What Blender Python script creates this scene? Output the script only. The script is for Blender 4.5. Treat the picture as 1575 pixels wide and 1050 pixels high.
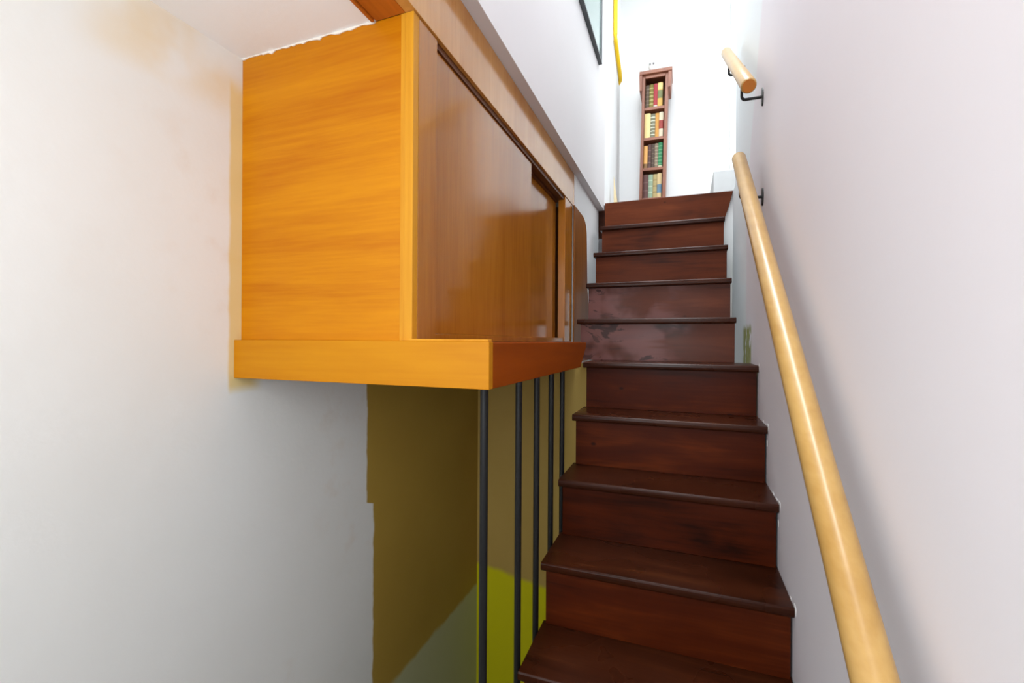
import bpy, bmesh, math, random
from mathutils import Vector, Matrix
random.seed(7)
for o in list(bpy.data.objects): bpy.data.objects.remove(o)
SC = bpy.context.scene; COL = SC.collection
H = 1.702                                   # eye height above the lower floor

# ------------------------------------------------------------------ camera
th, pi_, ro = 0.3592, -0.0014, 0.0061
f = Vector((-math.sin(th)*math.cos(pi_), math.cos(th)*math.cos(pi_), math.sin(pi_)))
r = Vector((math.cos(th), math.sin(th), 0)); u = r.cross(f)
r2 = r*math.cos(ro)+u*math.sin(ro); u2 = u*math.cos(ro)-r*math.sin(ro)
cd = bpy.data.cameras.new('camera'); cam = bpy.data.objects.new('camera', cd); COL.objects.link(cam)
cam.matrix_world = Matrix(((r2.x,u2.x,-f.x,0),(r2.y,u2.y,-f.y,0),(r2.z,u2.z,-f.z,H),(0,0,0,1)))
cd.sensor_width = 36; cd.lens = 701/1575*36; cd.clip_start = .02
SC.camera = cam

# ------------------------------------------------------------------ world, lights, exposure
w = bpy.data.worlds.new('world'); SC.world = w; w.use_nodes = True
w.node_tree.nodes['Background'].inputs[0].default_value = (.85,.93,1,1)
w.node_tree.nodes['Background'].inputs[1].default_value = .5
def area(name, loc, target, sx, sy, power, col):
    l = bpy.data.lights.new(name, 'AREA'); l.shape = 'RECTANGLE'; l.size = sx; l.size_y = sy
    l.energy = power; l.color = col
    o = bpy.data.objects.new(name, l); COL.objects.link(o); o.location = loc
    o.rotation_euler = (Vector(target)-Vector(loc)).to_track_quat('-Z','Y').to_euler()
    return o
area('room_window_light', (-.37,-.60,H+.27), (-.33,1.0,H+.17), 1.05, 1.0, 19.3, (.90,.955,.985))
area('landing_window_light', (1.85,3.45,H+2.0), (-.2,3.5,H+1.9), 1.3, 1.4, 30, (.92,.97,1))
area('stairwell_overhead_fill', (-.1,1.3,H+3.25), (-.1,1.28,H), .55, 3.4, 85, (.90,.97,1))  # unseen skylight lengthened over the stairs as added fill for the right wall
SC.view_settings.view_transform = 'Standard'; SC.view_settings.look = 'None'
SC.view_settings.exposure = 0.0; SC.view_settings.gamma = 1; SC.view_settings.use_curve_mapping = False

# ------------------------------------------------------------------ material helpers
def srgb(c):
    def g(v):
        v /= 255.
        return v/12.92 if v <= .04045 else ((v+.055)/1.055)**2.4
    return tuple(g(v) for v in c)+(1,)
class N:
    def __init__(s, name):
        s.m = bpy.data.materials.new(name); s.m.use_nodes = True; s.t = s.m.node_tree
        s.b = s.t.nodes['Principled BSDF']; s.co = s.t.nodes.new('ShaderNodeTexCoord')
        s.sep = s.t.nodes.new('ShaderNodeSeparateXYZ'); s.l(s.co.outputs['Object'], s.sep.inputs[0])
        s.pos = s.co.outputs['Object']; s.x, s.y, s.z = s.sep.outputs
    def l(s, a, b): s.t.links.new(a, b)
    def put(s, v, sock):
        if hasattr(v, 'node'): s.l(v, sock)
        else: sock.default_value = v
    def map(s, sc, loc=(0,0,0)):
        n = s.t.nodes.new('ShaderNodeMapping'); n.inputs['Scale'].default_value = sc
        n.inputs['Location'].default_value = loc; s.l(s.pos, n.inputs[0]); return n.outputs[0]
    def noise(s, scale, detail=3, vec=None, rough=.5, dist=0):
        n = s.t.nodes.new('ShaderNodeTexNoise'); n.inputs['Scale'].default_value = scale
        n.inputs['Detail'].default_value = detail; n.inputs['Roughness'].default_value = rough
        n.inputs['Distortion'].default_value = dist
        s.l(vec or s.pos, n.inputs['Vector']); return n.outputs['Fac']
    def math(s, op, a, b=0.0):
        n = s.t.nodes.new('ShaderNodeMath'); n.operation = op
        s.put(a, n.inputs[0]); s.put(b, n.inputs[1]); return n.outputs[0]
    def step(s, v, a, b, t0=0., t1=1.):
        n = s.t.nodes.new('ShaderNodeMapRange'); n.interpolation_type = 'SMOOTHSTEP'
        s.put(v, n.inputs[0]); n.inputs[1].default_value = a; n.inputs[2].default_value = b
        n.inputs[3].default_value = t0; n.inputs[4].default_value = t1; return n.outputs[0]
    def mul(s, *a):
        v = a[0]
        for q in a[1:]: v = s.math('MULTIPLY', v, q)
        return v
    def jit(s, v, n, amt):                  # v + (n-.5)*amt
        return s.math('ADD', v, s.math('MULTIPLY', s.math('SUBTRACT', n, .5), amt))
    def mix(s, fac, a, b, mode='MIX'):
        n = s.t.nodes.new('ShaderNodeMix'); n.data_type = 'RGBA'; n.blend_type = mode
        s.put(fac, n.inputs[0]); s.put(a, n.inputs[6]); s.put(b, n.inputs[7]); return n.outputs[2]
    def bump(s, h, st, d=.002):
        n = s.t.nodes.new('ShaderNodeBump'); n.inputs['Strength'].default_value = st
        n.inputs['Distance'].default_value = d; s.l(h, n.inputs['Height']); s.l(n.outputs[0], s.b.inputs['Normal'])
    def done(s, col, rough=.5, spec=.5, metal=0):
        s.put(col, s.b.inputs['Base Color']); s.put(rough, s.b.inputs['Roughness'])
        s.b.inputs['Specular IOR Level'].default_value = spec; s.b.inputs['Metallic'].default_value = metal
        return s.m
def plain(name, rgb, rough=.5, spec=.5, metal=0, var=.12):
    n = N(name); c = srgb(rgb); d = tuple(v*(1-var) for v in c[:3])+(1,)
    return n.done(n.mix(n.noise(30), d, c), rough, spec, metal)
def wood(name, dark, light, axis='X', rough=.3, fine=90, coat=0., contrast=1., off=0., spec=.5):
    n = N(name); k = 'XYZ'.index(axis)
    s1 = [9.]*3; s1[k] = .9; s2 = [fine]*3; s2[k] = fine*.05; s3 = [2.2]*3; s3[k] = .6
    a = n.noise(1, 4, n.map(s1, (off,off*1.7,off*.6)), .6, .6); b = n.noise(1, 3, n.map(s2), .6)
    c = n.noise(1, 2, n.map(s3, (3+off,1,off)))
    v = n.math('ADD', n.math('MULTIPLY', a, .55), n.math('ADD', n.math('MULTIPLY', b, .32), n.math('MULTIPLY', c, .35)))
    col = n.mix(n.step(v, .58-.2/contrast, .58+.2/contrast), srgb(dark), srgb(light))
    n.bump(b, .06, .001)
    n.b.inputs['Coat Weight'].default_value = coat; n.b.inputs['Coat Roughness'].default_value = .12
    return n.done(col, rough, spec)

def mat_left_wall():
    n = N('left_wall_plaster')
    n1, n2, n3 = n.noise(3, 4), n.noise(14, 4), n.noise(1.6, 3)
    col = n.mix(n1, srgb((228,228,223)), srgb((238,239,236)))
    # tan stains around the corner with the ceiling
    m = n.mul(n.step(n.jit(n.z, n3, .5), H+0.3089, H+0.5320), n.step(n1, .46, .66), n.step(n.y, 0.2574, 0.5320))
    col = n.mix(n.mul(m, .75), col, srgb((226,196,140)))
    m = n.mul(n.step(n2, .5, .75), n.step(n3, .45, .65), .35)
    col = n.mix(m, col, srgb((222,205,186)))
    # old yellow paint left beside the cabinet
    m = n.mul(n.step(n.jit(n.y, n2, .012), 0.7173, 0.7259), n.step(n.jit(n.z, n2, .05), H+0.5834, H+0.5491), n.step(n.jit(n.z, n1, .06), H-0.1287, H-0.1030), n.step(n.y, 0.8151, 0.7722))
    col = n.mix(n.mul(m, .8), col, srgb((226,196,110)))
    m = n.mul(n.step(n.jit(n.z, n1, .12), H+.46, H+.53), n.step(n.jit(n.z, n2, .06), H+.62, H+.57), n.step(n.jit(n.y, n3, .3), .40, .5), n.step(n.noise(5, 3), .36, .56))
    col = n.mix(n.mul(m, .42), col, srgb((228,204,158)))
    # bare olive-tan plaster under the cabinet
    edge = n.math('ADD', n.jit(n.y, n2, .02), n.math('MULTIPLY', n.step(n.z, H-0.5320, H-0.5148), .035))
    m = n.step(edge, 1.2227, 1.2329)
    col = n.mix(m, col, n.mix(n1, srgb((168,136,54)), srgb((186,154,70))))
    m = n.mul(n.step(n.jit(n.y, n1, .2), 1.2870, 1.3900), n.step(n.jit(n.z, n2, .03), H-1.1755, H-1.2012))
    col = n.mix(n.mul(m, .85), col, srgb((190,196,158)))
    n.bump(n.math('ADD', n.noise(60, 4), n.math('MULTIPLY', n2, 1.5)), .12, .003)
    return n.done(col, .75, .25)
def mat_right_wall():
    n = N('right_wall_lavender_paint'); n1, n2 = n.noise(3, 3), n.noise(16, 3)
    col = n.mix(n1, srgb((233,229,234)), srgb((238,234,238)))
    wht = srgb((236,240,242))
    # white hall paint beyond an uneven brushed line; higher up the whiter tone starts nearer the stair foot
    lim = n.math('SUBTRACT', n.jit(n.y, n2, .01), n.math('MULTIPLY', n.step(n.z, H+.45, H+1.6), -.55))
    col = n.mix(n.step(lim, 2.13, 2.19), col, wht)
    m = n.mul(n.step(n.y, 1.98, 2.02), n.step(n.y, 2.3, 2.2), n.step(n.jit(n.z, n2, .04), H+.08, H+.05), n.step(n2, .3, .5))
    col = n.mix(m, col, srgb((150,150,70)))
    n.bump(n.noise(70, 4), .08, .002)
    return n.done(col, .7, .25)
def mat_back_wall():
    n = N('back_wall_yellow_green_paint'); n1, n2 = n.noise(3, 3), n.noise(12, 3)
    col = n.mix(n1, srgb((176,146,72)), srgb((190,160,90)))
    lim = n.math('ADD', n.jit(n.z, n2, .03), n.math('MULTIPLY', n.x, .16))
    col = n.mix(n.step(lim, H-1.22, H-1.25), col, srgb((214,206,14)))
    return n.done(col, .7, .25)
def mat_white(name, rgb, b=.06, st=.06):
    n = N(name); c = srgb(rgb); d = tuple(v*(1-b) for v in c[:3])+(1,)
    col = n.mix(n.noise(2.5, 3), d, c); n.bump(n.noise(60, 4), st, .002)
    return n.done(col, .7, .25)
def mat_stair(name, dark, mid, light, axis='X', worn=False, off=0., rough=.34, spec=.13):
    n = N(name)
    s1 = [11, 11, 11]; s1[0] = 1.5; s2 = [120]*3; s2[0] = 5
    a = n.noise(1, 4, n.map(s1, (off,off,off)), .6, .8); b = n.noise(1, 3, n.map(s2)); c = n.noise(3.1, 3, n.map((1,1,1),(off*3,1,2)))
    v = n.math('ADD', n.math('MULTIPLY', a, .6), n.math('ADD', n.math('MULTIPLY', b, .15), n.math('MULTIPLY', c, .35)))
    col = n.mix(n.step(v, .36, .56), srgb(dark), srgb(mid)); col = n.mix(n.step(v, .54, .8), col, srgb(light))
    vo = n.t.nodes.new('ShaderNodeTexVoronoi'); vo.inputs['Scale'].default_value = 6
    n.l(n.map((1,1,1.6), (off,off*2,.3)), vo.inputs['Vector'])
    col = n.mix(n.mul(n.step(vo.outputs['Distance'], .085, .04), .8), col, srgb((22,8,6)))
    rg = n.step(c, .3, .7, rough-.06, rough+.12)
    if worn:                                # milky worn varnish with dark scrapes towards the left end
        zone = n.mul(n.step(n.jit(n.x, a, .5), .02, -.12), n.step(n.noise(5, 3), .38, .5))
        col = n.mix(n.mul(zone, .45), col, srgb((146,100,98)))
        col = n.mix(n.mul(zone, n.step(n.noise(1, 3, n.map((9,9,22),(off,0,0)), .6, 1.2), .56, .6), .85), col, srgb((48,22,16)))
    n.bump(b, .08, .001)
    return n.done(col, rg, spec)

M = {
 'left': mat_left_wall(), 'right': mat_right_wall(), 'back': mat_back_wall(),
 'hall': mat_white('hall_white_paint', (240,241,241)), 'upper': mat_white('stairwell_white_paint', (226,222,222)),
 'ceil': mat_white('ceiling_white_paint', (246,249,252), .03, .2), 'plaster': mat_white('ragged_plaster', (236,226,214), .1, .5),
 'plinth': mat_white('white_step_paint', (222,224,224)), 'chip': mat_white('bare_white_plaster', (245,244,242)),
 'side': wood('amber_veneer_horizontal', (170,90,1), (204,132,10), 'X', .4, 110, 0, .75, spec=.15),
 'edge': wood('pale_amber_edging', (180,110,14), (206,144,38), 'Z', .45, 80, 0, spec=.15),
 'base': wood('amber_base_board', (176,104,4), (196,130,14), 'X', .45, 60, 0, spec=.15),
 'base_shaded': wood('shaded_amber_base_board', (128,54,2), (148,66,6), 'Y', .5, 70, 0, spec=.08),  # base amber darkened and reddened; the side face's shade is in the colour
 'door': wood('warm_teak_veneer_door', (146,84,20), (176,112,34), 'Z', .13, 110, 0),
 'fascia': wood('pale_oak_fascia', (176,112,44), (204,146,76), 'Z', .16, 90, .1),
 'soffit': wood('red_brown_soffit_board', (158,82,18), (196,108,30), 'Y', .35),
 'track': plain('dark_brown_track', (92,46,14), .45),
 'panel': wood('brown_end_panel', (112,62,16), (140,84,28), 'Z', .5, spec=.2),
 'tread': mat_stair('dark_mahogany_tread', (34,12,4), (54,22,8), (78,38,16), rough=.27, spec=.17),
 'riser': mat_stair('red_mahogany_riser', (26,7,2), (72,24,4), (112,48,12), off=1.3, rough=.42),
 'riserb': mat_stair('red_mahogany_riser_upper', (46,16,8), (94,42,18), (124,62,30), off=4.1, rough=.42),
 'riserw': mat_stair('worn_mahogany_riser', (46,17,9), (88,40,20), (114,58,32), worn=True, off=2.6, rough=.40, spec=.25),
 'rail': wood('pale_beech_rail', (172,130,68), (194,156,94), 'Y', .3, 60, .15),
 'railend': plain('orange_cut_end_grain', (186,108,28), .7),
 'iron': plain('black_iron', (26,25,26), .45, .5, .3), 'bar': plain('black_painted_bar', (17,17,18), .42, .4, 0),
 'caseA': wood('reddish_bookcase_wood', (112,62,44), (146,88,62), 'Z', .45),
 'frame': plain('dark_grey_frame', (70,74,76), .4), 'yellow': plain('bright_yellow_paint', (250,204,24), .4, .5, 0, .04),
 'floor': plain('grey_green_floor', (150,150,120), .6), 'tan': wood('pale_tan_wood', (200,176,132), (222,202,160), 'Z', .5),
 'china': plain('white_china', (240,240,238), .3, .5, 0, .03), 'specks': plain('grey_glaze', (150,150,150), .4), 'darkw': plain('dark_wood_base', (60,50,42), .5),
}

# ------------------------------------------------------------------ mesh helpers
def link(name, bm, mat, parent=None, smooth=False):
    me = bpy.data.meshes.new(name)
    if parent is not None:
        off = parent.location if parent.parent is None else parent.location+parent.parent.location
        bmesh.ops.translate(bm, verts=bm.verts, vec=-Vector(off))
    bmesh.ops.recalc_face_normals(bm, faces=bm.faces)
    bm.to_mesh(me); bm.free(); me.materials.append(mat)
    if smooth:
        for p in me.polygons: p.use_smooth = True
        me.set_sharp_from_angle(angle=math.radians(40))
    o = bpy.data.objects.new(name, me); COL.objects.link(o)
    if parent is not None: o.parent = parent
    return o
def box(x0, x1, y0, y1, z0, z1, bev=0., seg=2, bm=None):
    own = bm is None
    b = bmesh.new()
    g = bmesh.ops.create_cube(b, size=1)
    bmesh.ops.scale(b, vec=(x1-x0, y1-y0, z1-z0), verts=b.verts)
    bmesh.ops.translate(b, vec=((x0+x1)/2, (y0+y1)/2, (z0+z1)/2), verts=b.verts)
    if bev: bmesh.ops.bevel(b, geom=b.edges[:], offset=bev, segments=seg, affect='EDGES', profile=.5)
    if own: return b
    me = bpy.data.meshes.new('t'); b.to_mesh(me); b.free(); bm.from_mesh(me); bpy.data.meshes.remove(me); return bm
def prism(pts, axis, a0, a1, bev=0.):       # polygon (two coords) extruded along axis
    b = bmesh.new()
    def P(p, a): return {'X':(a,p[0],p[1]), 'Y':(p[0],a,p[1]), 'Z':(p[0],p[1],a)}[axis]
    f0 = b.faces.new([b.verts.new(P(p, a0)) for p in pts])
    e = bmesh.ops.extrude_face_region(b, geom=[f0])
    vs = [v for v in e['geom'] if isinstance(v, bmesh.types.BMVert)]
    d = a1-a0
    bmesh.ops.translate(b, verts=vs, vec={'X':(d,0,0),'Y':(0,d,0),'Z':(0,0,d)}[axis])
    bmesh.ops.recalc_face_normals(b, faces=b.faces)
    if bev: bmesh.ops.bevel(b, geom=b.edges[:], offset=bev, segments=2, affect='EDGES', profile=.5)
    return b
def tube(path, rad, n=16, cap=True, bm=None, rads=None):
    b = bm or bmesh.new(); path = [Vector(p) for p in path]; rings = []
    up = Vector((0,0,1))
    for i, p in enumerate(path):
        t = (path[min(i+1,len(path)-1)]-path[max(i-1,0)]).normalized()
        s = t.cross(up if abs(t.z) < .95 else Vector((1,0,0))).normalized(); v = s.cross(t).normalized()
        rr = rads[i] if rads else rad
        rings.append([b.verts.new(p+(s*math.cos(2*math.pi*k/n)+v*math.sin(2*math.pi*k/n))*rr) for k in range(n)])
    for A, B in zip(rings, rings[1:]):
        for k in range(n): b.faces.new((A[k], A[(k+1)%n], B[(k+1)%n], B[k]))
    if cap: b.faces.new(rings[0][::-1]); b.faces.new(rings[-1])
    return b
def lathe(c, prof, n=20):
    b = bmesh.new(); rings = []
    for rr, z in prof: rings.append([b.verts.new((c[0]+rr*math.cos(2*math.pi*k/n), c[1]+rr*math.sin(2*math.pi*k/n), c[2]+z)) for k in range(n)])
    for A, B in zip(rings, rings[1:]):
        for k in range(n): b.faces.new((A[k], A[(k+1)%n], B[(k+1)%n], B[k]))
    b.faces.new(rings[0][::-1]); b.faces.new(rings[-1]); return b
def tag(o, label, cat, group=None):
    o['label'] = label; o['category'] = cat
    if group: o['group'] = group
    return o
def thing(name, loc, label, cat, group=None):
    o = bpy.data.objects.new(name, None); COL.objects.link(o); o.location = loc; o.empty_display_size = .05
    return tag(o, label, cat, group)
def struct(name, bm, mat):
    o = link(name, bm, mat); o['kind'] = 'structure'; return o

# ------------------------------------------------------------------ key dimensions
XL = -.938           # face of the left wall
XR = .249             # face of the right wall
XS = -.318            # left end of the lower steps = face of the cabinet base
XU0, XU1 = -.438, .195  # the upper steps
R_, G_ = .18, .18786; Y0 = 1.0395; Z0 = H-.802
YB = 2.10             # wall behind the cabinet
ZC = H+.633           # low ceiling
ZS = H+.781             # underside of the upper white wall
XT = -.371              # left end of the lower steps
ZT = H+3.35           # ceiling over the stairwell
ZL = Z0+9*R_          # landing
YL_ = Y0+9*G_         # landing edge
YF = 4.32             # far wall

# ------------------------------------------------------------------ the setting
struct('floor', box(XL-.15, XR+.15, -.65, 2.75, -.12, 0), M['floor'])
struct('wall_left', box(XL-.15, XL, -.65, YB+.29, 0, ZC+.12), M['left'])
wx = box(XR, XR+.15, -.65, 2.62, 0, ZT); box(XR, XR+.15, 2.62, YL_+.0295, 0, ZL-.0005, bm=wx); struct('wall_right', wx, M['right'])
struct('wall_back', box(XL, -.48, YB, YL_+.012, H-.4, ZS), M['hall'])
struct('wall_back_lower', box(XL, XR, 2.03, 2.07, 0, H-.1), M['back'])
wr = bmesh.new(); box(XL-.15, XR+.15, -.80, -.65, 0, H-.35, bm=wr); box(XL-.15, XL+.1, -.80, -.65, H-.35, ZT, bm=wr)
box(.17, XR+.15, -.80, -.65, H-.35, ZT, bm=wr); box(XL+.1, .17, -.80, -.65, H+.80, ZT, bm=wr)
struct('wall_rear', wr, M['upper'])
struct('ceiling', box(XL, -.5735, -.65, YB, ZC, ZC+.12), M['ceil'])
struct('wall_upper_left', box(-.60, -.446, -.65, YL_+.012, ZS, ZT), M['upper'])
struct('ceiling_upper', box(-.75, 2.2, -.80, YF+.15, ZT, ZT+.1), M['hall'])
struct('floor_landing', box(-.565, 2.1, YL_+.03, YF, ZL-.2, ZL), M['tread'])
struct('trim_2', box(XU1-.004, XR, YL_+.0125, YL_+.0295, H-.5, ZL-.001), M['hall'])
struct('wall_far', box(-.75, 2.2, YF, YF+.15, ZL-.2, ZT), M['hall'])
struct('wall_landing_left', box(-.75, -.565, YL_+.012, YF, ZL-.2, ZT), M['hall'])
wq = bmesh.new(); box(2.1, 2.25, 2.4, YF, ZL-.2, H+1.2, bm=wq); box(2.1, 2.25, 2.4, 2.8, H+1.2, ZT, bm=wq); box(2.1, 2.25, 4.1, YF, H+1.2, ZT, bm=wq); box(2.1, 2.25, 2.8, 4.1, H+2.8, ZT, bm=wq)
struct('wall_landing_right', wq, M['hall'])
struct('wall_landing_front', box(XR+.15, 2.25, 2.4, 2.62, ZL-.2, ZT), M['hall'])
struct('trim_1', box(.362, .452, YF-.03, YF, ZL, H+2.9, .004), M['china'])
# ragged plaster seam where the ceiling meets the cabinet side
b = bmesh.new(); x = XL; top = []; bot = []
while x < -.575:
    top.append((x, ZC+.0)); bot.append((x, ZC-.0015-random.random()**2*.006)); x += .004+random.random()*.012
top.append((-.575, ZC)); bot.append((-.575, ZC-.003))
pl = link('plaster_seam', prism(top+bot[::-1], 'Y', .7492, .7512), M['plaster'], bpy.data.objects['ceiling'])
# broken plaster bits along the stair line on the right wall
def chip(yy, zz, ly, lz):
    ly *= 1.35; lz *= 1.35
    pts = [(yy+ly*random.uniform(.35,1.1)*math.cos(a), zz+lz*random.uniform(.35,1.1)*math.sin(a)) for a in [k*math.pi/4.5+random.uniform(-.3,.3) for k in range(9)]]
    link('plaster_chip', prism(pts, 'X', XR-.0011, XR), M['chip'], bpy.data.objects['wall_right'])
for k in (1, 2, 3, 4):
    yy, zz = Y0+k*G_, Z0+k*R_
    chip(yy-.003, zz-.004, .004, .009); chip(yy+.006, zz+.003, .010, .005)
    if k < 4: chip(yy+.045, zz+.001, .012, .004)
    if k in (2, 3): chip(yy+.016, zz-.055, .003, .010); chip(yy+.10, zz+.001, .014, .004)

# ------------------------------------------------------------------ staircase
st = thing('staircase', (0, Y0, 0), 'steep straight flight of dark mahogany-stained wooden steps between the cabinet and the pale wall', 'staircase')
TT = .023; NO = .02
for k in range(-4, 10):
    z = Z0+k*R_; y = Y0+k*G_
    lo = k <= 4
    x0, x1 = (XT, XR-.0012) if lo else (XU0, XU1)
    zb = z-R_ if k > -4 else 0
    dz = random.uniform(-.002,.002)
    mr = M['riser'] if k <= 4 else (M['riserw'] if k in (5,6) else M['riserb'])
    if k < 9:
        # tread: rounded nosing in profile
        pr = [(y+.004, z), (y+G_+NO+.014, z), (y+G_+NO+.014, z-TT), (y+.004, z-TT), (y+.0008, z-TT+.004), (y, z-TT/2), (y+.0008, z-.004)]
        t = link('tread', prism(pr, 'X', x0, x1, .0012), M['tread'], st)
        xi0 = x0+.010
        rb = box(xi0, x1-.004, y+NO, y+NO+.014, zb, z-TT, .001)
        if k == 5: rb = box(XU0+.012, x1-.004, y+NO, y+NO+.014, zb, z-TT, .001)
        link('riser', rb, mr, st)
    else:
        pts = [(XU0, zb), (XU1, zb), (XU1+.03, zb+.09), (XR-.0012, z), (XU0, z)]
        link('riser', prism(pts, 'Y', y-.01, y+.012, .0012), mr, st)
    # string piece carrying the left end of each lower step, set back under the treads
def stringer(x0, x1, k0, k1):
    pts = []
    for k in range(k0, k1+1):
        y = Y0+k*G_+NO+.014; z = Z0+k*R_-TT
        pts += [(y, z-R_+TT if k > k0 else max(0, z-.3)), (y, z)]
    ye = Y0+(k1+1)*G_; ze = Z0+k1*R_-TT
    pts += [(ye, ze), (ye, ze-.22)]
    pts += [(Y0+k0*G_+NO+.30, max(0., Z0+k0*R_-.25))]
    return prism(pts, 'X', x0, x1)
link('stringer', stringer(.19, .23, -3, 3), M['tread'], st)

# ------------------------------------------------------------------ wall cabinet
cab = thing('wall_cabinet', (-.65, .733, H-.0862), 'varnished amber wood cabinet with sliding doors hung under the low ceiling beside the stairs', 'cabinet')
ZB = H-.0015; ZK = H+.630; BY = .733; XF = -.4856; YE = 2.10
link('base_front_board', box(XL+.0005, XS, BY, BY+.018, H-.0862, ZB, .0012), M['base'], cab)
link('base_side_board', prism([(BY+.0185, H-.0862), (1.495, H-.0862), (1.582, H-.022), (1.587, ZB-.002), (BY+.0185, ZB-.002)], 'X', XS-.018, XS, .0012), M['base_shaded'], cab)
link('base_bottom', box(XL+.0005, XS-.0185, BY+.0185, 1.49, H-.083, H-.073), M['panel'], cab)
link('base_bottom', box(XL+.0005, -.452, 1.4905, 2.02, H-.083, H-.073), M['panel'], cab)
link('base_top', box(XF+.001, XS-.0185, BY+.0195, 1.58, H-.018, ZB-.001), M['base_shaded'], cab)
link('top_lip', box(XF+.0015, XS-.003, BY+.003, BY+.019, ZB+.0002, ZB+.0040, .001), M['edge'], cab)
link('side_panel', box(XL+.0005, -.5152, .7515, .767, ZB, ZC-.001), M['side'], cab)
link('edge_strip', box(-.515, -.5047, .7502, .767, ZB, ZC-.001, .0008), M['edge'], cab)
link('edge_strip', box(-.5045, XF, .7482, .767, ZB, ZK, .0012), M['edge'], cab)
link('stile', box(-.5045, XF, .7675, .838, ZB, ZK, .001), M['door'], cab)
link('stile', box(-.515, XF+.0015, 1.94, 2.075, ZB, ZK, .001), M['door'], cab)
link('sill_rail', box(-.549, XF-.003, .8385, 1.9395, ZB, ZB+.0155, .001), M['door'], cab)
link('sliding_door', box(-.510, -.495, .8385, 1.500, ZB+.016, H+.616, .001), M['door'], cab)
link('sliding_door', box(-.542, -.527, 1.44, 1.9395, ZB+.016, H+.607, .001), M['door'], cab)
link('door_track', box(-.518, -.4905, .775, 1.9395, H+.6165, ZK), M['track'], cab)
link('door_track', box(-.549, -.5185, .775, 1.9395, H+.6075, ZK), M['track'], cab)
link('fascia', box(-.5045, XF+.004, -.64, 2.15, H+.6305, ZS-.0005, .001), M['fascia'], cab)
link('soffit_board', box(-.573, -.505, -.64, .7495, H+.6305, H+.645, .001), M['soffit'], cab)
link('soffit_batten', box(-.580, -.5735, -.64, .7445, H+.626, ZC-.0005, .001), M['soffit'], cab)
link('back_panel', box(XL+.0005, -.552, YE-.012, YE-.001, ZB, ZC-.001), M['panel'], cab)
# rounded board that carries on along the wall after the doors
pts = [(2.0755, H-.10), (2.42, H-.10), (2.42, H+.20), (2.385, H+.27), (2.365, H+.50)]
for k in range(8):
    q = k/7*math.pi/2; pts.append((2.255+.105*math.cos(q), H+.545+.082*math.sin(q)))
pts += [(2.0755, H+.6295)]
link('end_board', prism(pts, 'X', -.4795, -.473, .0015), M['panel'], cab)

# ------------------------------------------------------------------ black bars from the cabinet base down to the floor
bl = ['thick-looking black metal bar right under the cabinet base corner, nearest of the five',
      'black metal bar standing second behind the cabinet corner bar',
      'middle black metal bar of the five below the cabinet base',
      'black metal bar standing fourth behind the cabinet corner bar',
      'last and thinnest-looking black metal bar below the cabinet, farthest back towards the upper steps']
for i, (yy, lab) in enumerate(zip((.863, 1.075, 1.226, 1.375, 1.514), bl)):
    o = link('metal_bar', tube([(-.3845, yy, 0), (-.3845, yy, H-.0835)], .0085, 16), M['bar'], None, True)
    tag(o, lab, 'bar', 'black metal bars below the cabinet')

# ------------------------------------------------------------------ handrails
def handrail(label, p0, p1, brackets, drop, rad=.0225):
    p0, p1 = Vector(p0), Vector(p1)
    t = thing('handrail', ((p0+p1)/2), label, 'handrail')
    d = (p1-p0).normalized(); e = .006
    link('rail', tube([p0, p0+d*.0025, p0+d*.007, p1-d*.014, p1-d*.005, p1], rad, 28, rads=[rad-.004, rad-.0012, rad, rad, rad-.004, rad-.011]), M['rail'], t, True)
    for yy in brackets:
        s = (yy-p0.y)/(p1.y-p0.y); c = p0+(p1-p0)*s
        bz = c.z-drop
        path = [(c.x, c.y, c.z-rad*1.15)]+[(c.x, c.y, bz+.012)]
        for k in range(1, 6):
            a = k/5*math.pi/2; path.append((c.x+.012*(1-math.cos(a)), c.y, bz+.012*(1-math.sin(a))))
        path.append((XR-.004, c.y, bz))
        br = link('bracket', tube(path, .0048, 12), M['iron'], t, True)
        bm = bmesh.new(); n = 20
        A = [bm.verts.new((XR-.004, c.y+.016*math.cos(2*math.pi*k/n), bz+.03*math.sin(2*math.pi*k/n))) for k in range(n)]
        B = [bm.verts.new((XR-.0002, c.y+.017*math.cos(2*math.pi*k/n), bz+.031*math.sin(2*math.pi*k/n))) for k in range(n)]
        bm.faces.new(A)
        bm.faces.new(B[::-1])
        for k in range(n): bm.faces.new((A[k], A[(k+1)%n], B[(k+1)%n], B[k]))
        link('wall_plate', bm, M['iron'], br)
    return t, p0, d, rad
handrail('long pale round wooden handrail sloping up the right wall beside the dark steps', (.195,.28,H-.615), (.179,1.79,H+.655), (1.735,.34), .118)
t, p0, d, rad = handrail('short upper wooden handrail with an orange cut end, above the long rail', (.184,1.565,H+.787), (.184,2.40,H+1.385), (1.75,2.25), .085)
link('cut_end', tube([p0-d*.0012, p0+d*.0002], rad-.0042, 28), M['railend'], t)['label'] = 'orange cut end grain'

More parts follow.
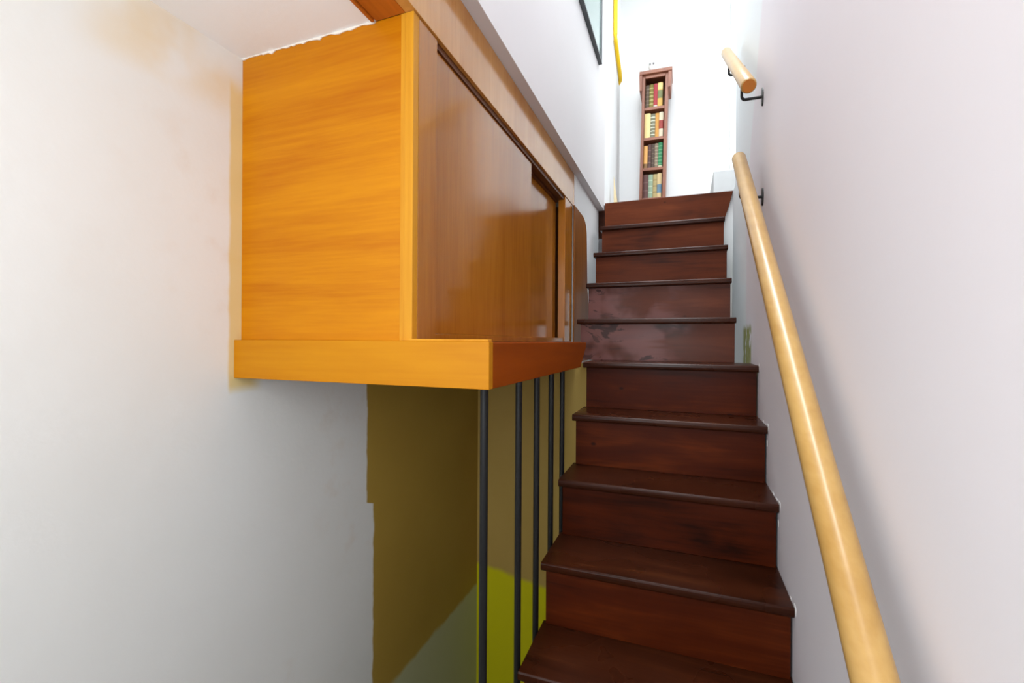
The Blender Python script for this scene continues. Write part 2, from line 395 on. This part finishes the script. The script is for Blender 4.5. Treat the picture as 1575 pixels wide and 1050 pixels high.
# ------------------------------------------------------------------ framed picture on the stairwell wall
pic = thing('picture_frame', (-.446, 2.2, H+1.5), 'large picture in a thin dark frame high on the white stairwell wall', 'picture')
py0, py1, pz0, pz1 = 1.62, 2.52, H+1.522, H+2.2
for (a, b_, c, d_) in ((py0,py1,pz0,pz0+.014),(py0,py1,pz1-.014,pz1),(py0,py0+.014,pz0+.014,pz1-.014),(py1-.014,py1,pz0+.014,pz1-.014)):
    link('frame_bar', box(-.4458, -.426, a, b_, c, d_, .001), M['frame'], pic)
link('print', box(-.4458, -.4360, py0+.014, py1-.014, pz0+.014, pz1-.014), plain('pale_grey_green_print', (206,222,220), .5, .5, 0, .15), pic)
gl = N('clear_glass'); gl.b.inputs['Transmission Weight'].default_value = 1; gl.b.inputs['IOR'].default_value = 1.45
link('glass', box(-.4355, -.4335, py0+.014, py1-.014, pz0+.014, pz1-.014), gl.done((.9,1,.98,1), .02), pic)

# ------------------------------------------------------------------ landing: yellow pipe, white step, tan stand
yp = link('yellow_pipe', tube([(-.545,3.86,ZT),(-.545,3.86,H+2.56),(-.545,3.875,H+2.52),(-.545,4.19,H+2.385),(-.548,4.22,H+2.372),(-.57,4.25,H+2.36)], .017, 14), M['yellow'], None, True)
tag(yp, 'bright yellow pipe running down the white landing wall with a bend near its end', 'pipe')
ws = link('white_step', box(.16, .95, 2.9, 3.6, ZL, ZL+.178, .004), M['plinth'])
tag(ws, 'low white painted step on the landing behind the top of the handrail', 'step')
bm = bmesh.new()
pts = [(-.532,3.72),(-.482,3.73),(-.478,3.78),(-.530,3.77)]
lo = [bm.verts.new((x,y,ZL)) for x,y in pts]; mi = [bm.verts.new((-.515+(x+.505)*.62, 3.75+(y-3.75)*.6, ZL+.26)) for x,y in pts]; tp = bm.verts.new((-.536,3.75,ZL+.53))
bm.faces.new(lo[::-1])
for k in range(4):
    bm.faces.new((lo[k], lo[(k+1)%4], mi[(k+1)%4], mi[k])); bm.faces.new((mi[k], mi[(k+1)%4], tp))
tag(link('wooden_stand', bm, M['tan']), 'pale tan tapered wooden piece standing on the landing left of the bookcase', 'stand')

# ------------------------------------------------------------------ bookcase and books
BX0, BX1, BY0, BY1 = -.372, -.160, 4.06, 4.26
SH = 1.49                                        # height of the bookcase above the landing
pivot = Vector((-.266, BY1, ZL)); lean = math.radians(1.2)
ROT = Matrix.Translation(pivot) @ Matrix.Rotation(lean, 4, 'Y') @ Matrix.Translation(-pivot)
def lbox(*a, **k):
    b = box(*a, **k); bmesh.ops.transform(b, matrix=ROT, verts=b.verts); return b
bc = thing('bookcase', pivot, 'tall narrow brown wooden bookcase with overhanging top against the far wall of the landing', 'bookcase')
ZTOP = ZL+SH
link('side_panel', lbox(BX0, BX0+.024, BY0, BY1, ZL, ZTOP-.03, .002), M['caseA'], bc)
link('side_panel', lbox(BX1-.024, BX1, BY0, BY1, ZL, ZTOP-.03, .002), M['caseA'], bc)
link('back_panel', lbox(BX0+.024, BX1-.024, BY1-.012, BY1, ZL, ZTOP-.03), M['caseA'], bc)
link('top_board', lbox(BX0-.024, BX1+.030, BY0-.025, BY1, ZTOP-.03, ZTOP, .003), M['caseA'], bc)
link('crown_front', lbox(BX0+.024, BX1-.024, BY0-.004, BY0+.012, ZTOP-.058, ZTOP-.0305, .002), M['caseA'], bc)
for s, xa in ((-1, BX0), (1, BX1)):
    q = [(xa, ZTOP-.0305), (xa+s*.026, ZTOP-.0305), (xa+s*.020, ZTOP-.16), (xa, ZTOP-.165)]
    b = prism(q, 'Y', BY0-.018, BY1, .001); bmesh.ops.transform(b, matrix=ROT, verts=b.verts)
    link('crown_ear', b, M['caseA'], bc)
pitch = .258; shelves = [ZTOP-.045-pitch*(k+1) for k in range(5)]
for zs in shelves:
    link('shelf', lbox(BX0+.0242, BX1-.0242, BY0+.004, BY1-.0122, zs-.024, zs, .002), M['caseA'], bc)
link('shelf', lbox(BX0+.0242, BX1-.0242, BY0+.004, BY1-.0122, ZL+.02, ZL+.045, .002), M['caseA'], bc)
PAGE = plain('cream_page_edges', (226,214,186), .8); GOLD = plain('gilt_bands', (196,168,110), .5)
def book(x0, wd, zs, h, rgb, label, group, bands=0, patch=None, gilt=None):
    t = thing('book', ROT @ Vector((x0+wd/2, BY0+.09, zs)), label, 'book', group)
    c = plain('book_cloth', rgb, .6, .3, 0, .2); yf = BY0+.02; g = .0006; x0 += g; x1 = x0+wd-2*g
    b = bmesh.new(); n = 6; pts = []
    for k in range(n+1):
        a = k/n; pts.append((x0+(x1-x0)*a, yf+.006*(1-math.sin(math.pi*a))))
    cov = prism(pts+[(x1, yf+.12), (x0, yf+.12)], 'Z', zs+.0005, zs+h); 
    bmesh.ops.transform(cov, matrix=ROT, verts=cov.verts); link('cover', cov, c, t)
    link('page_block', lbox(x0+.002, x1-.002, yf+.1202, yf+.123, zs+.003, zs+h-.003), PAGE, t)
    def strip(z0, z1, m, nm):
        pp = [(p[0], p[1]-.0009) for p in pts]; q = prism(pp+[(x1, yf+.0063), (x0, yf+.0063)], 'Z', z0, z1)
        bmesh.ops.transform(q, matrix=ROT, verts=q.verts); return link(nm, q, m, t)
    for k in range(bands):
        z = zs+h*(k+1)/(bands+1); strip(z-.004, z+.004, gilt or GOLD, 'raised_band')
    for (f0, f1, rg) in (patch or []):
        strip(zs+h*f0, zs+h*f1, plain('spine_label_paper', rg, .6), 'spine_label')['label'] = 'coloured spine label'
rows = [
 [(.034,.198,(92,76,64),'dark grey-brown ribbed book at the left end of the top shelf',5,None,(120,104,86)),
  (.036,.202,(128,116,56),'olive green banded book second from left on the top shelf',5,None,(186,178,116)),
  (.034,.203,(176,66,74),'rose red book third from left on the top shelf',0,[(.02,.1,(206,190,186))],None),
  (.042,.208,(222,178,96),'yellow tan book with a green spine label at the right end of the top shelf',0,[(.36,.68,(124,128,84)),(.72,.98,(236,212,140))],None)],
 [(.050,.214,(238,214,150),'wide cream book at the left end of the second shelf',0,None,None),
  (.040,.206,(128,126,104),'grey-green banded book second from left on the second shelf',6,None,(206,206,186)),
  (.032,.208,(214,156,82),'orange tan plain book third from left on the second shelf',0,None,None),
  (.036,.212,(232,218,190),'cream book with a red spine label at the right end of the second shelf',0,[(.34,.68,(164,66,60))],None)],
 [(.034,.196,(226,170,100),'tan book with a brown foot at the left end of the third shelf',0,[(0.01,.22,(132,96,56))],None),
  (.030,.204,(96,70,66),'dark purple-brown book second from left on the third shelf',3,None,(124,96,86)),
  (.028,.206,(88,72,62),'dark brown ribbed book in the middle of the third shelf',4,None,(112,92,76)),
  (.030,.208,(142,124,104),'grey-brown ribbed book left of the green book on the third shelf',6,None,(176,160,136)),
  (.036,.212,(60,138,92),'bright green ribbed book at the right end of the third shelf',6,[(.01,.08,(216,206,176))],(112,168,126))],
 [(.046,.206,(98,66,62),'dark maroon book at the left end of the lowest visible shelf',2,None,(116,84,78)),
  (.038,.204,(150,170,146),'pale grey-green book second from left on the lowest visible shelf',3,None,(190,200,176)),
  (.036,.204,(186,166,116),'tan banded book third from left on the lowest visible shelf',3,None,(146,124,76)),
  (.038,.208,(228,200,150),'cream book with a blue label at the right end of the lowest visible shelf',0,[(.2,.55,(110,140,160))],None)],
]
for zs, row, nm in zip(shelves, rows, ('top','second','third','lowest visible')):
    x = BX0+.026
    for (wd, h, rgb, lab, bands, patch, gilt) in row:
        wd *= .98; book(x, wd, zs, h, rgb, lab, 'old books on the %s bookcase shelf' % nm, bands, patch, plain('spine_bands', gilt, .6) if gilt else None); x += wd
# ornament on top of the bookcase
oc = ROT @ Vector((-.300, 4.13, ZTOP))
orn = thing('figurine', oc, 'small white ornament on a dark domed foot on top of the bookcase', 'ornament')
link('foot', lathe(oc, [(.030,0),(.031,.008),(.024,.028),(.012,.036)]), M['darkw'], orn, True)
link('body', lathe(oc, [(.010,.0362),(.016,.046),(.030,.066),(.036,.090),(.030,.114),(.014,.126),(.004,.129)]), M['china'], orn, True)
for dx in (-.012, .016):
    link('spot', lathe((oc.x+dx, oc.y-.034, oc.z+.086), [(.002,-.009),(.007,-.006),(.009,0),(.007,.006),(.002,.009)], 12), M['specks'], orn, True)
